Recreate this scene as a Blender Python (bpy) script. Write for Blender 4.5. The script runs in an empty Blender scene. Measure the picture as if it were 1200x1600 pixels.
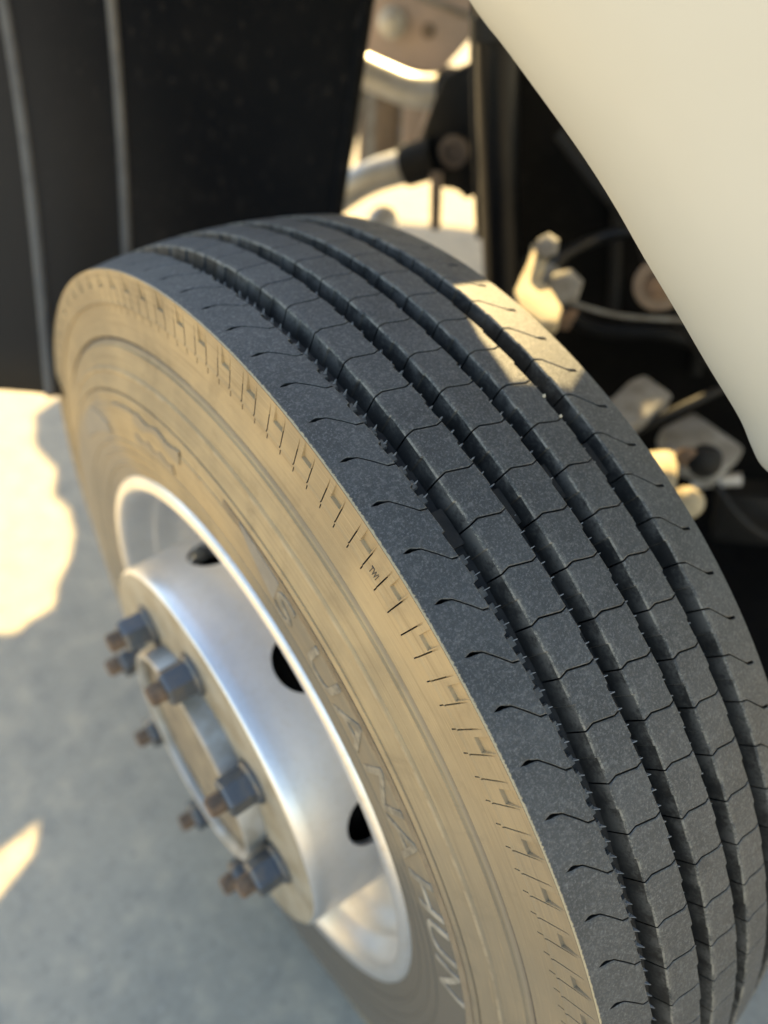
import bpy, bmesh, math, random
from mathutils import Vector, Matrix

# ------------------------------------------------------------------ camera, sky, sun, exposure
scene = bpy.context.scene
COL = scene.collection
cam_data = bpy.data.cameras.new("camera")
cam = bpy.data.objects.new("camera", cam_data)
COL.objects.link(cam)
scene.camera = cam
CAM = Vector((-0.3192, -0.4569, 1.3210))
c_right = Vector((0.79001, -0.61126, 0.04726))
c_up = Vector((0.39183, 0.56269, 0.72790))
c_fwd = Vector((0.47153, 0.55654, -0.68405))
cam.matrix_world = Matrix(((c_right.x, c_up.x, -c_fwd.x, CAM.x),
                           (c_right.y, c_up.y, -c_fwd.y, CAM.y),
                           (c_right.z, c_up.z, -c_fwd.z, CAM.z),
                           (0, 0, 0, 1)))
cam_data.sensor_fit = 'VERTICAL'
cam_data.sensor_height = 24.0
cam_data.lens = 18.007
cam_data.clip_start = 0.02
cam_data.clip_end = 300
cam_data.dof.use_dof = True
cam_data.dof.focus_distance = 0.475
cam_data.dof.aperture_fstop = 1.75
cam_data.dof.aperture_blades = 0

SUN_DIR = Vector((0.57, 0.50, 0.65)).normalized()     # towards the sun
world = bpy.data.worlds.new("World")
scene.world = world
world.use_nodes = True
wn = world.node_tree.nodes
sky = wn.new("ShaderNodeTexSky")
sky.sky_type = 'NISHITA'
sky.sun_disc = False
sky.sun_elevation = math.asin(SUN_DIR.z)
sky.sun_rotation = math.atan2(SUN_DIR.x, SUN_DIR.y)
world.node_tree.links.new(sky.outputs[0], wn["Background"].inputs[0])
wn["Background"].inputs[1].default_value = 0.108
sun_data = bpy.data.lights.new("sun", 'SUN')
sun_data.energy = 5.0
sun_data.angle = math.radians(0.5)
sun_data.color = (1.0, 0.78, 0.44)
sun = bpy.data.objects.new("sun", sun_data)
COL.objects.link(sun)
sun.rotation_euler = (-SUN_DIR).to_track_quat('-Z', 'Y').to_euler()

scene.view_settings.view_transform = 'Standard'
scene.view_settings.look = 'None'
scene.view_settings.gamma = 1
scene.view_settings.exposure = 2.2
scene.view_settings.use_white_balance = True
scene.view_settings.white_balance_temperature = 7900
scene.view_settings.white_balance_tint = 6
scene.render.film_transparent = False

# ------------------------------------------------------------------ helpers
random.seed(7)
PI = math.pi
ZC = 0.525                       # axle height
CENTRE = Vector((0, 0, ZC))
ST = math.radians(35)            # how far the wheel is steered out of the truck's side
VO = Vector((-math.cos(ST), -math.sin(ST), 0))     # outwards from the truck's side
VF = Vector((math.sin(ST), -math.cos(ST), 0))      # towards the truck's front
VZ = Vector((0, 0, 1))


def TP(o, f, z):
    return VO * o + VF * f + VZ * z


def tag(o, label=None, cat=None, group=None, kind=None):
    if label: o["label"] = label
    if cat: o["category"] = cat
    if group: o["group"] = group
    if kind: o["kind"] = kind
    return o


def empty(name, loc=(0, 0, 0)):
    o = bpy.data.objects.new(name, None)
    COL.objects.link(o)
    o.location = loc
    o.empty_display_size = 0.1
    return o


def mesh_data(name, verts, faces, mat, smooth=True, sharp=35):
    me = bpy.data.meshes.new(name)
    me.from_pydata([tuple(v) for v in verts], [], faces)
    me.update()
    bm = bmesh.new(); bm.from_mesh(me)
    bmesh.ops.recalc_face_normals(bm, faces=bm.faces)
    bm.to_mesh(me); bm.free()
    if smooth:
        me.polygons.foreach_set("use_smooth", [True] * len(me.polygons))
        if sharp: me.set_sharp_from_angle(angle=math.radians(sharp))
    if mat: me.materials.append(mat)
    return me


def link(name, me, parent=None, loc=(0, 0, 0), rx=0.0):
    o = bpy.data.objects.new(name, me)
    COL.objects.link(o)
    o.location = loc
    if rx: o.rotation_euler = (rx, 0, 0)
    if parent: o.parent = parent
    return o


def polar(x, r, th):
    return Vector((x, -r * math.sin(th), r * math.cos(th)))


def lathe(name, prof, n, mat, parent=None, sharp=35, closed=False, a0=0.0, a1=2 * PI):
    """revolve (x, r) pairs about the axle"""
    full = abs(a1 - a0 - 2 * PI) < 1e-6
    m = n if full else n + 1
    vs, fs = [], []
    for i in range(m):
        th = a0 + (a1 - a0) * i / n
        for x, r in prof: vs.append(polar(x, r, th))
    k = len(prof)
    for i in range(n):
        j = (i + 1) % m
        for q in range(k - 1 + (1 if closed else 0)):
            q2 = (q + 1) % k
            fs.append((i * k + q, j * k + q, j * k + q2, i * k + q2))
    return link(name, mesh_data(name, vs, fs, mat, True, sharp), parent)


def prism(name, pts, depth_vec, mat, parent=None, bevel=0.0):
    """closed outline of Vectors pushed along depth_vec, bevelled"""
    bm = bmesh.new()
    a = [bm.verts.new(p) for p in pts]
    b = [bm.verts.new(Vector(p) + depth_vec) for p in pts]
    bm.faces.new(a); bm.faces.new(list(reversed(b)))
    n = len(pts)
    for i in range(n):
        bm.faces.new((a[i], b[i], b[(i + 1) % n], a[(i + 1) % n]))
    bmesh.ops.recalc_face_normals(bm, faces=bm.faces)
    if bevel:
        bmesh.ops.bevel(bm, geom=list(bm.edges), offset=bevel, segments=2, affect='EDGES', profile=0.5)
    me = bpy.data.meshes.new(name); bm.to_mesh(me); bm.free()
    me.polygons.foreach_set("use_smooth", [True] * len(me.polygons))
    me.set_sharp_from_angle(angle=math.radians(40))
    me.materials.append(mat)
    return link(name, me, parent)


def catmull(P, sub=8):
    out = []
    for i in range(len(P) - 1):
        p0, p1, p2, p3 = P[max(i - 1, 0)], P[i], P[i + 1], P[min(i + 2, len(P) - 1)]
        for s in range(sub):
            t = s / sub
            out.append(0.5 * ((2 * p1) + (p2 - p0) * t + (2 * p0 - 5 * p1 + 4 * p2 - p3) * t * t + (3 * p1 - p0 - 3 * p2 + p3) * t ** 3))
    out.append(P[-1].copy())
    return out


def tube(name, pts, rad, mat, parent=None, n=16, rads=None, spline=True):
    P = [Vector(p) for p in pts]
    if spline and len(P) > 2:
        P = catmull(P, 8)
    m = len(P)
    vs, fs = [], []
    t0 = (P[1] - P[0]).normalized()
    nrm = t0.orthogonal().normalized()
    for i in range(m):
        t = (P[min(i + 1, m - 1)] - P[max(i - 1, 0)]).normalized()
        nrm = (nrm - t * nrm.dot(t)).normalized()
        bn = t.cross(nrm)
        r = rad if rads is None else rads[0] + (rads[1] - rads[0]) * i / (m - 1)
        for k in range(n):
            a = 2 * PI * k / n
            vs.append(P[i] + (nrm * math.cos(a) + bn * math.sin(a)) * r)
    for i in range(m - 1):
        for k in range(n):
            fs.append((i * n + k, i * n + (k + 1) % n, (i + 1) * n + (k + 1) % n, (i + 1) * n + k))
    fs.append(tuple(range(n - 1, -1, -1)))
    fs.append(tuple(range((m - 1) * n, m * n)))
    return link(name, mesh_data(name, vs, fs, mat, True, 50), parent)


def disc_stack(name, base, axis, rings, mat, parent=None, n=24, phase=0.0):
    """turned piece: rings of (distance along axis, radius); n=6 gives a hexagon"""
    axis = Vector(axis).normalized()
    u = axis.orthogonal().normalized(); w = axis.cross(u)
    vs, fs = [], []
    for d, r in rings:
        for k in range(n):
            a = 2 * PI * k / n + phase
            vs.append(Vector(base) + axis * d + (u * math.cos(a) + w * math.sin(a)) * r)
    m = len(rings)
    for i in range(m - 1):
        for k in range(n):
            fs.append((i * n + k, i * n + (k + 1) % n, (i + 1) * n + (k + 1) % n, (i + 1) * n + k))
    fs.append(tuple(range(n - 1, -1, -1))); fs.append(tuple(range((m - 1) * n, m * n)))
    return link(name, mesh_data(name, vs, fs, mat, n > 8, 35), parent)


# ------------------------------------------------------------------ materials
class NT:
    def __init__(self, name):
        self.m = bpy.data.materials.new(name); self.m.use_nodes = True
        self.t = self.m.node_tree; self.n = self.t.nodes; self.l = self.t.links
        self.b = self.n["Principled BSDF"]

    def node(self, typ, **kw):
        x = self.n.new(typ)
        for k, v in kw.items(): setattr(x, k, v)
        return x

    def put(self, sock, v):
        if isinstance(v, bpy.types.NodeSocket): self.l.new(v, sock)
        else: sock.default_value = v

    def math(self, op, a, b=0.0, c=None, clamp=False):
        x = self.node("ShaderNodeMath", operation=op, use_clamp=clamp)
        self.put(x.inputs[0], a); self.put(x.inputs[1], b)
        if c is not None: self.put(x.inputs[2], c)
        return x.outputs[0]

    def noise(self, vec, scale, detail=4.0, rough=0.55, dist=0.0):
        x = self.node("ShaderNodeTexNoise")
        if vec is not None: self.l.new(vec, x.inputs["Vector"])
        x.inputs["Scale"].default_value = scale; x.inputs["Detail"].default_value = detail
        x.inputs["Roughness"].default_value = rough; x.inputs["Distortion"].default_value = dist
        return x.outputs["Fac"]

    def voro(self, vec, scale, feature='F1'):
        x = self.node("ShaderNodeTexVoronoi", feature=feature)
        self.l.new(vec, x.inputs["Vector"]); x.inputs["Scale"].default_value = scale
        return x.outputs["Distance"]

    def ramp(self, v, a, b, smooth=True):
        x = self.node("ShaderNodeMapRange", interpolation_type='SMOOTHSTEP' if smooth else 'LINEAR')
        self.put(x.inputs[0], v); x.inputs[1].default_value = a; x.inputs[2].default_value = b
        x.inputs[3].default_value = 0; x.inputs[4].default_value = 1
        return x.outputs[0]

    def mix(self, f, a, b):
        x = self.node("ShaderNodeMix", data_type='RGBA')
        self.put(x.inputs[0], f)
        for s, v in ((x.inputs[6], a), (x.inputs[7], b)):
            if isinstance(v, bpy.types.NodeSocket): self.l.new(v, s)
            else: s.default_value = (*v, 1)
        return x.outputs[2]

    def pos(self):
        return self.node("ShaderNodeNewGeometry").outputs["Position"]

    def combine(self, x, y, z):
        c = self.node("ShaderNodeCombineXYZ")
        for i, v in enumerate((x, y, z)): self.put(c.inputs[i], v)
        return c.outputs[0]

    def wheel(self):
        """x along the axle, radius, angle about the axle"""
        p = self.node("ShaderNodeVectorMath", operation='SUBTRACT')
        self.l.new(self.pos(), p.inputs[0]); p.inputs[1].default_value = CENTRE
        s = self.node("ShaderNodeSeparateXYZ"); self.l.new(p.outputs[0], s.inputs[0])
        x, y, z = s.outputs
        r = self.math('SQRT', self.math('ADD', self.math('MULTIPLY', y, y), self.math('MULTIPLY', z, z)))
        th = self.math('ARCTAN2', self.math('MULTIPLY', y, -1.0), z)
        return x, r, th, p.outputs[0]

    def bump(self, h, strength, dist):
        x = self.node("ShaderNodeBump"); x.inputs["Strength"].default_value = strength
        x.inputs["Distance"].default_value = dist
        self.l.new(h, x.inputs["Height"]); self.l.new(x.outputs[0], self.b.inputs["Normal"])

    def out(self, color, rough=0.5, metal=0.0, spec=0.5):
        if isinstance(color, bpy.types.NodeSocket): self.l.new(color, self.b.inputs["Base Color"])
        else: self.b.inputs["Base Color"].default_value = (*color, 1)
        self.put(self.b.inputs["Roughness"], rough); self.put(self.b.inputs["Metallic"], metal)
        self.b.inputs["Specular IOR Level"].default_value = spec
        return self.m


TAN = (0.405, 0.300, 0.172)
TAN2 = (0.300, 0.228, 0.138)
RUB_GREY = (0.165, 0.148, 0.120)


def mat_tread():
    k = NT("tread_rubber")
    x, r, th, p = k.wheel()
    n1 = k.noise(p, 22, 5, 0.6)
    n2 = k.noise(p, 260, 4, 0.65)
    n3 = k.noise(p, 1400, 2, 0.6)
    n4 = k.noise(p, 620, 5, 0.75)
    base = k.mix(k.ramp(n1, 0.3, 0.7), (0.031, 0.035, 0.037), (0.050, 0.054, 0.056))
    base = k.mix(k.math('MULTIPLY', k.ramp(n2, 0.48, 0.72), 0.55), base, (0.125, 0.125, 0.122))
    base = k.mix(k.math('MULTIPLY', k.ramp(n2, 0.46, 0.30), 0.6), base, (0.040, 0.043, 0.046))
    base = k.mix(k.math('MULTIPLY', k.ramp(n3, 0.66, 0.76), 0.55), base, (0.24, 0.23, 0.21))
    base = k.mix(k.math('MULTIPLY', k.ramp(n4, 0.50, 0.66), 0.65), base, (0.155, 0.157, 0.155))
    base = k.mix(k.math('MULTIPLY', k.ramp(n4, 0.48, 0.32), 0.6), base, (0.033, 0.036, 0.039))
    # grit caught on block edges
    at = k.node("ShaderNodeAttribute", attribute_name="dust").outputs["Fac"]
    d = k.math('MULTIPLY', at, k.ramp(k.math('ADD', k.math('MULTIPLY', k.noise(p, 60, 4, 0.6), 0.5), k.math('MULTIPLY', n4, 0.5)), 0.40, 0.60))
    base = k.mix(k.math('MULTIPLY', d, 0.85), base, (0.30, 0.275, 0.225))
    # ragged mud fringe along the outer shoulder
    e = k.math('ADD', x, k.math('MULTIPLY', k.math('SUBTRACT', k.noise(p, 500, 4, 0.7), 0.5), 0.0034))
    base = k.mix(k.ramp(e, -0.1116, -0.1126), base, (0.44, 0.35, 0.215))
    k.bump(k.math('ADD', k.math('MULTIPLY', n2, 0.7), k.math('MULTIPLY', n3, 0.4)), 0.55, 0.0012)
    return k.out(base, 0.60, 0, 0.45)


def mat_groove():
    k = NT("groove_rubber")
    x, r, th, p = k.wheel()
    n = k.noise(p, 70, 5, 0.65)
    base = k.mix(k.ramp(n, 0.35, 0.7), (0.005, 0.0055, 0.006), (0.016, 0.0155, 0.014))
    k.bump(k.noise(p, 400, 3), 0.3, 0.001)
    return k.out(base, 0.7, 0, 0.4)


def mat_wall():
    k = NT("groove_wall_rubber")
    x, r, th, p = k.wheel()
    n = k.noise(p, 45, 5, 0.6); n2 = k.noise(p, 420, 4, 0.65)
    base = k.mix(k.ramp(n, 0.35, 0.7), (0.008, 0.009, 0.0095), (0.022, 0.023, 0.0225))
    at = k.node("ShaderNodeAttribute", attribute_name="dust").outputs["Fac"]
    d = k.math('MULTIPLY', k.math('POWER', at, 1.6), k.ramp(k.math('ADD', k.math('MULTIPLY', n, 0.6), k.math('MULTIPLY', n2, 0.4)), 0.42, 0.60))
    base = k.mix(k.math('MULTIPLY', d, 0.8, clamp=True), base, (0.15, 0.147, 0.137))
    k.bump(n2, 0.25, 0.0008)
    return k.out(base, 0.6, 0, 0.4)


def mat_side():
    k = NT("dusty_sidewall")
    x, r, th, p = k.wheel()
    ring = k.combine(k.math('MULTIPLY', r, 900), k.math('MULTIPLY', th, 7), 0)      # long concentric wipe marks
    ring2 = k.combine(k.math('MULTIPLY', r, 260), k.math('MULTIPLY', th, 3), 0)
    s1 = k.noise(ring, 1.0, 3, 0.6)
    s2 = k.noise(ring2, 1.0, 4, 0.6)
    n1 = k.noise(p, 9, 5, 0.6)
    n2 = k.noise(p, 60, 5, 0.65)
    n3 = k.noise(p, 900, 3, 0.6)
    base = k.mix(k.ramp(n1, 0.38, 0.62), TAN2, TAN)
    base = k.mix(k.math('MULTIPLY', k.ramp(s1, 0.48, 0.72), 0.40), base, (0.50, 0.375, 0.21))
    base = k.mix(k.math('MULTIPLY', k.ramp(s2, 0.52, 0.28), 0.65), base, (0.25, 0.185, 0.11))
    base = k.mix(k.math('MULTIPLY', k.ramp(n3, 0.64, 0.76), 0.30), base, (0.60, 0.52, 0.36))
    base = k.mix(k.math('MULTIPLY', k.ramp(k.noise(p, 26, 6, 0.68, 0.4), 0.52, 0.70), 0.45), base, (0.235, 0.175, 0.105))
    # rubber wiped clean: lettered band and the forward lower quarter of the wheel
    bandf = k.math('MULTIPLY', k.ramp(k.math('ADD', r, k.math('MULTIPLY', n2, 0.008)), 0.404, 0.392), k.ramp(th, 0.05, 0.42))
    low = k.ramp(k.math('ADD', th, k.math('MULTIPLY', n1, 0.6)), 0.85, 1.40)
    clean = k.math('MAXIMUM', k.math('MULTIPLY', bandf, 0.80), k.math('MULTIPLY', low, 0.72))
    clean = k.math('MULTIPLY', clean, k.ramp(s1, 0.16, 0.45))
    base = k.mix(clean, base, RUB_GREY)
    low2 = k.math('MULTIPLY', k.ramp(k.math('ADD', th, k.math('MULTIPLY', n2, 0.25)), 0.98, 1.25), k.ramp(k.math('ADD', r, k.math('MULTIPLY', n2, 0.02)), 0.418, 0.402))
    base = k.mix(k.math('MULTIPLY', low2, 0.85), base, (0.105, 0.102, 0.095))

    def line(c, w, soft):
        return k.ramp(k.math('ABSOLUTE', k.math('SUBTRACT', r, c)), w + soft, w)
    rough_n = k.ramp(k.noise(k.combine(k.math('MULTIPLY', r, 60), k.math('MULTIPLY', th, 14), 0), 1.0, 4, 0.7), 0.26, 0.46)
    base = k.mix(k.math('MULTIPLY', k.math('MULTIPLY', line(0.4530, 0.0010, 0.0007), rough_n), 0.95), base, (0.045, 0.042, 0.046))
    base = k.mix(k.math('MULTIPLY', line(0.4506, 0.0006, 0.0014), 0.40), base, (0.27, 0.225, 0.175))
    base = k.mix(k.math('MULTIPLY', line(0.4075, 0.0004, 0.0004), 0.9), base, (0.07, 0.05, 0.035))
    base = k.mix(k.math('MULTIPLY', k.math('MULTIPLY', line(0.4262, 0.0010, 0.0012), k.ramp(n2, 0.40, 0.62)), 0.30), base, (0.50, 0.415, 0.29))
    base = k.mix(k.math('MULTIPLY', k.math('MULTIPLY', line(0.3970, 0.0034, 0.0006), k.ramp(th, 0.10, 0.16)), 0.75), base, (0.14, 0.11, 0.08))
    base = k.mix(k.math('MULTIPLY', line(0.4843, 0.0007, 0.0006), 0.5), base, (0.20, 0.155, 0.10))
    old = k.math('MULTIPLY', k.ramp(th, -0.45, -0.62), k.ramp(k.math('ADD', r, k.math('MULTIPLY', n2, 0.03)), 0.43, 0.40))
    base = k.mix(k.math('MULTIPLY', old, 0.6), base, (0.22, 0.205, 0.18))
    h = k.math('ADD', k.math('MULTIPLY', s1, 0.8), k.math('MULTIPLY', n3, 0.35))
    k.bump(h, 0.35, 0.0010)
    return k.out(base, 0.85, 0, 0.2)


def mat_slit():
    k = NT("bare_rubber_slit"); return k.out((0.05, 0.045, 0.042), 0.7, 0, 0.3)


def mat_letter():
    k = NT("worn_letter_rubber")
    x, r, th, p = k.wheel()
    n = k.noise(p, 120, 4, 0.65)
    base = k.mix(k.ramp(n, 0.35, 0.7), (0.15, 0.135, 0.11), (0.28, 0.245, 0.19))
    return k.out(base, 0.7, 0, 0.3)


def mat_silver(name="silver_wheel_paint", dust=0.35):
    k = NT(name)
    x, r, th, p = k.wheel()
    n1 = k.noise(p, 14, 5, 0.6); n2 = k.noise(p, 150, 4, 0.6)
    base = k.mix(k.ramp(n1, 0.3, 0.75), (0.70, 0.715, 0.74), (0.61, 0.62, 0.64))
    base = k.mix(k.math('MULTIPLY', k.ramp(n2, 0.45, 0.75), dust), base, (0.45, 0.385, 0.28))
    k.bump(n2, 0.12, 0.001)
    k.b.inputs["Coat Weight"].default_value = 0.25
    k.b.inputs["Coat Roughness"].default_value = 0.18
    return k.out(base, k.math('ADD', 0.30, k.math('MULTIPLY', n1, 0.16)), 0.80, 0.5)


def mat_face():
    k = NT("dusty_wheel_face")
    x, r, th, p = k.wheel()
    n1 = k.noise(p, 30, 5, 0.6); n2 = k.noise(p, 200, 4, 0.6)
    base = k.mix(k.ramp(n1, 0.35, 0.7), (0.34, 0.315, 0.26), (0.26, 0.225, 0.165))
    k.bump(n2, 0.2, 0.001)
    return k.out(base, 0.55, 0.2, 0.4)


def mat_nut():
    k = NT("dark_steel_nut")
    p = k.pos()
    n = k.noise(p, 60, 4, 0.6)
    base = k.mix(k.ramp(n, 0.4, 0.7), (0.10, 0.115, 0.135), (0.16, 0.15, 0.14))
    return k.out(base, 0.42, 0.55, 0.5)


def mat_plain(name, a, b, rough, scale=20, metal=0.0, bump=0.15, spec=0.5):
    k = NT(name)
    p = k.pos()
    n = k.noise(p, scale, 5, 0.6); n2 = k.noise(p, scale * 12, 3, 0.6)
    base = k.mix(k.ramp(n, 0.32, 0.70), a, b)
    base = k.mix(k.math('MULTIPLY', k.ramp(n2, 0.55, 0.75), 0.25), base, tuple(min(1, c * 1.5 + 0.02) for c in b))
    k.bump(n2, bump, 0.001)
    return k.out(base, rough, metal, spec)


def mat_ground():
    k = NT("dusty_concrete")
    p = k.pos()
    n1 = k.noise(p, 2.2, 5, 0.55); n2 = k.noise(p, 17, 6, 0.66); n3 = k.noise(p, 95, 4, 0.65)
    base = k.mix(k.ramp(n1, 0.3, 0.7), (0.325, 0.298, 0.245), (0.375, 0.340, 0.276))
    base = k.mix(k.math('MULTIPLY', k.ramp(n2, 0.50, 0.66), 0.75), base, (0.46, 0.40, 0.31))
    base = k.mix(k.math('MULTIPLY', k.ramp(n2, 0.47, 0.34), 0.65), base, (0.245, 0.233, 0.205))
    base = k.mix(k.math('MULTIPLY', k.ramp(n3, 0.54, 0.70), 0.6), base, (0.48, 0.44, 0.37))
    base = k.mix(k.math('MULTIPLY', k.ramp(n3, 0.45, 0.30), 0.6), base, (0.19, 0.18, 0.157))
    k.bump(k.math('ADD', n3, n2), 0.5, 0.004)
    return k.out(base, 0.9, 0, 0.2)


def mat_fender():
    k = NT("cream_body_paint")
    p = k.pos()
    n1 = k.noise(p, 6, 4, 0.5); n2 = k.noise(p, 500, 3, 0.6)
    base = k.mix(k.ramp(n1, 0.3, 0.7), (0.485, 0.476, 0.428), (0.505, 0.498, 0.455))
    base = k.mix(k.math('MULTIPLY', k.ramp(n2, 0.6, 0.8), 0.12), base, (0.5, 0.44, 0.33))
    k.b.inputs["Coat Weight"].default_value = 0.3
    k.b.inputs["Coat Roughness"].default_value = 0.25
    k.bump(n2, 0.03, 0.0005)
    return k.out(base, 0.42, 0, 0.4)


def mat_liner():
    k = NT("black_liner_plastic")
    p = k.pos()
    n1 = k.noise(p, 5, 5, 0.6); n2 = k.noise(p, 45, 4, 0.6)
    base = k.mix(k.ramp(n1, 0.4, 0.75), (0.0012, 0.0015, 0.0018), (0.004, 0.0037, 0.0034))
    base = k.mix(k.math('MULTIPLY', k.ramp(n2, 0.66, 0.78), 0.5), base, (0.10, 0.085, 0.07))
    sp = k.node("ShaderNodeSeparateXYZ"); k.l.new(p, sp.inputs[0])
    sc = k.noise(k.combine(k.math('MULTIPLY', sp.outputs[0], 90), k.math('MULTIPLY', sp.outputs[1], 90), k.math('MULTIPLY', sp.outputs[2], 14)), 1.0, 4, 0.6)
    base = k.mix(k.math('MULTIPLY', k.ramp(sc, 0.56, 0.74), 0.35), base, (0.050, 0.040, 0.031))
    lf = k.ramp(k.math('ADD', sp.outputs[0], k.math('MULTIPLY', n1, 0.12)), 0.26, -0.02)
    base = k.mix(k.math('MULTIPLY', lf, 0.8), base, (0.042, 0.034, 0.026))
    k.bump(n2, 0.1, 0.002)
    return k.out(base, 0.75, 0, 0.12)


M_WALL = mat_wall()
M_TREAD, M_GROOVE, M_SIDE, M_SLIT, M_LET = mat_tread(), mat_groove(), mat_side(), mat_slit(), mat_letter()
M_RIM, M_FACE, M_NUT = mat_silver("silver_rim_paint", 0.25), mat_face(), mat_nut()
M_DISC = mat_silver("silver_disc_paint", 0.15)
M_RUST = mat_plain("rusty_stud", (0.085, 0.058, 0.042), (0.19, 0.12, 0.075), 0.85, 90)
M_HUB = mat_plain("grey_hub_paint", (0.44, 0.44, 0.43), (0.30, 0.275, 0.23), 0.45, 30, 0.3)
M_HUBIN = mat_plain("brown_hub_grease", (0.15, 0.125, 0.095), (0.26, 0.215, 0.15), 0.7, 40)
M_DARK = mat_plain("black_chassis_paint", (0.004, 0.0045, 0.005), (0.010, 0.010, 0.010), 0.6, 8, spec=0.25)
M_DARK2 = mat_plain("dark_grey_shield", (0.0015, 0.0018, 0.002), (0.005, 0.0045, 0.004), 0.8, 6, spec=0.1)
M_GROUND, M_FENDER, M_LINER = mat_ground(), mat_fender(), mat_liner()
M_RIB = mat_plain("dusty_liner_rib", (0.13, 0.115, 0.095), (0.09, 0.08, 0.068), 0.8, 20)
M_PIPE = mat_plain("bright_pipe_metal", (0.52, 0.52, 0.51), (0.40, 0.39, 0.37), 0.42, 20, 0.45)
M_POST = mat_plain("black_post_paint", (0.003, 0.0035, 0.0045), (0.005, 0.0055, 0.0065), 0.34, 12, spec=0.22)
M_PINK = mat_plain("pinkish_chassis_dust", (0.44, 0.34, 0.29), (0.36, 0.29, 0.25), 0.85, 12)
M_GREYM = mat_plain("grey_casting", (0.22, 0.22, 0.21), (0.13, 0.12, 0.105), 0.6, 40)
M_BROWN = mat_plain("brown_grimy_metal", (0.20, 0.15, 0.11), (0.13, 0.10, 0.08), 0.8, 25)
M_CREAM = mat_plain("dusty_cream_casting", (0.40, 0.345, 0.235), (0.29, 0.235, 0.15), 0.8, 40)

# ------------------------------------------------------------------ ground
gs = 60.0
ground = link("ground", mesh_data("ground", [(-gs, -gs, 0), (gs, -gs, 0), (gs, gs, 0), (-gs, gs, 0)], [(0, 1, 2, 3)], M_GROUND, False))
tag(ground, kind="structure")

# ------------------------------------------------------------------ the wheel
wheel = empty("mounted_truck_tyre", (0, 0, 0))
tag(wheel, "steel truck wheel with dusty tan sidewall and worn five-rib tyre tread", "wheel")
NP = 92
DT = 2 * PI / NP
CROWN = 0.80
RMAX = 0.525
DEPTH = 0.0145
XE = 0.1135                       # shoulder edge
RE = RMAX - CROWN * XE * XE


def rt(x): return RMAX - CROWN * x * x


PROF = [(-.1135, RE), (-.1155, .49), (-.117, .47), (-.1205, .452), (-.129, .424), (-.136, .405),
        (-.1385, .385), (-.1375, .36), (-.133, .33), (-.127, .312)]


def px(r):
    for (x0, r0), (x1, r1) in zip(PROF, PROF[1:]):
        if r1 <= r <= r0:
            t = (r0 - r) / (r0 - r1)
            t2 = t
            return x0 + (x1 - x0) * t2
    return PROF[0][0] if r > RE else PROF[-1][0]


# smooth version of the flank so the lathe has no kinks
_tab = []
for i in range(400):
    r = .312 + (RE - .312) * i / 399
    w = [px(min(max(r + d * .0012, .312), RE)) for d in range(-8, 9)]
    _tab.append(sum(w) / len(w))


def pxs(r):
    t = (r - .312) / (RE - .312) * 399
    t = min(max(t, 0), 398.999)
    i = int(t)
    return _tab[i] + (_tab[i + 1] - _tab[i]) * (t - i)


def tyre_carcass():
    prof = []
    n = 14
    prof.append((-XE + .004, RE - .020))
    for i in range(n + 1):
        x = -XE + .004 + (2 * XE - .008) * i / n
        prof.append((x, rt(x) - DEPTH))
    prof += [(XE - .0005, RE - .003), (XE, RE - .0005), (XE + .0015, RE - .006), (.1165, .49), (.119, .47), (.1225, .452), (.131, .424), (.1385, .405), (.141, .385),
             (.140, .36), (.134, .33), (.128, .312), (.118, .300)]
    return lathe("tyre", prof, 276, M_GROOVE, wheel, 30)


tyre = tyre_carcass()
tyre.location = (0, 0, ZC)
W = wheel


def part(name, me, rx=0.0, parent=None):
    o = link(name, me, tyre if parent is None else parent)
    if rx: o.rotation_euler = (rx, 0, 0)
    return o


def interp(pts, x):
    if x <= pts[0][0]: return pts[0][1]
    for (a, b), (c, d) in zip(pts, pts[1:]):
        if x <= c: return b + (d - b) * (x - a) / (c - a)
    return pts[-1][1]


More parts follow.
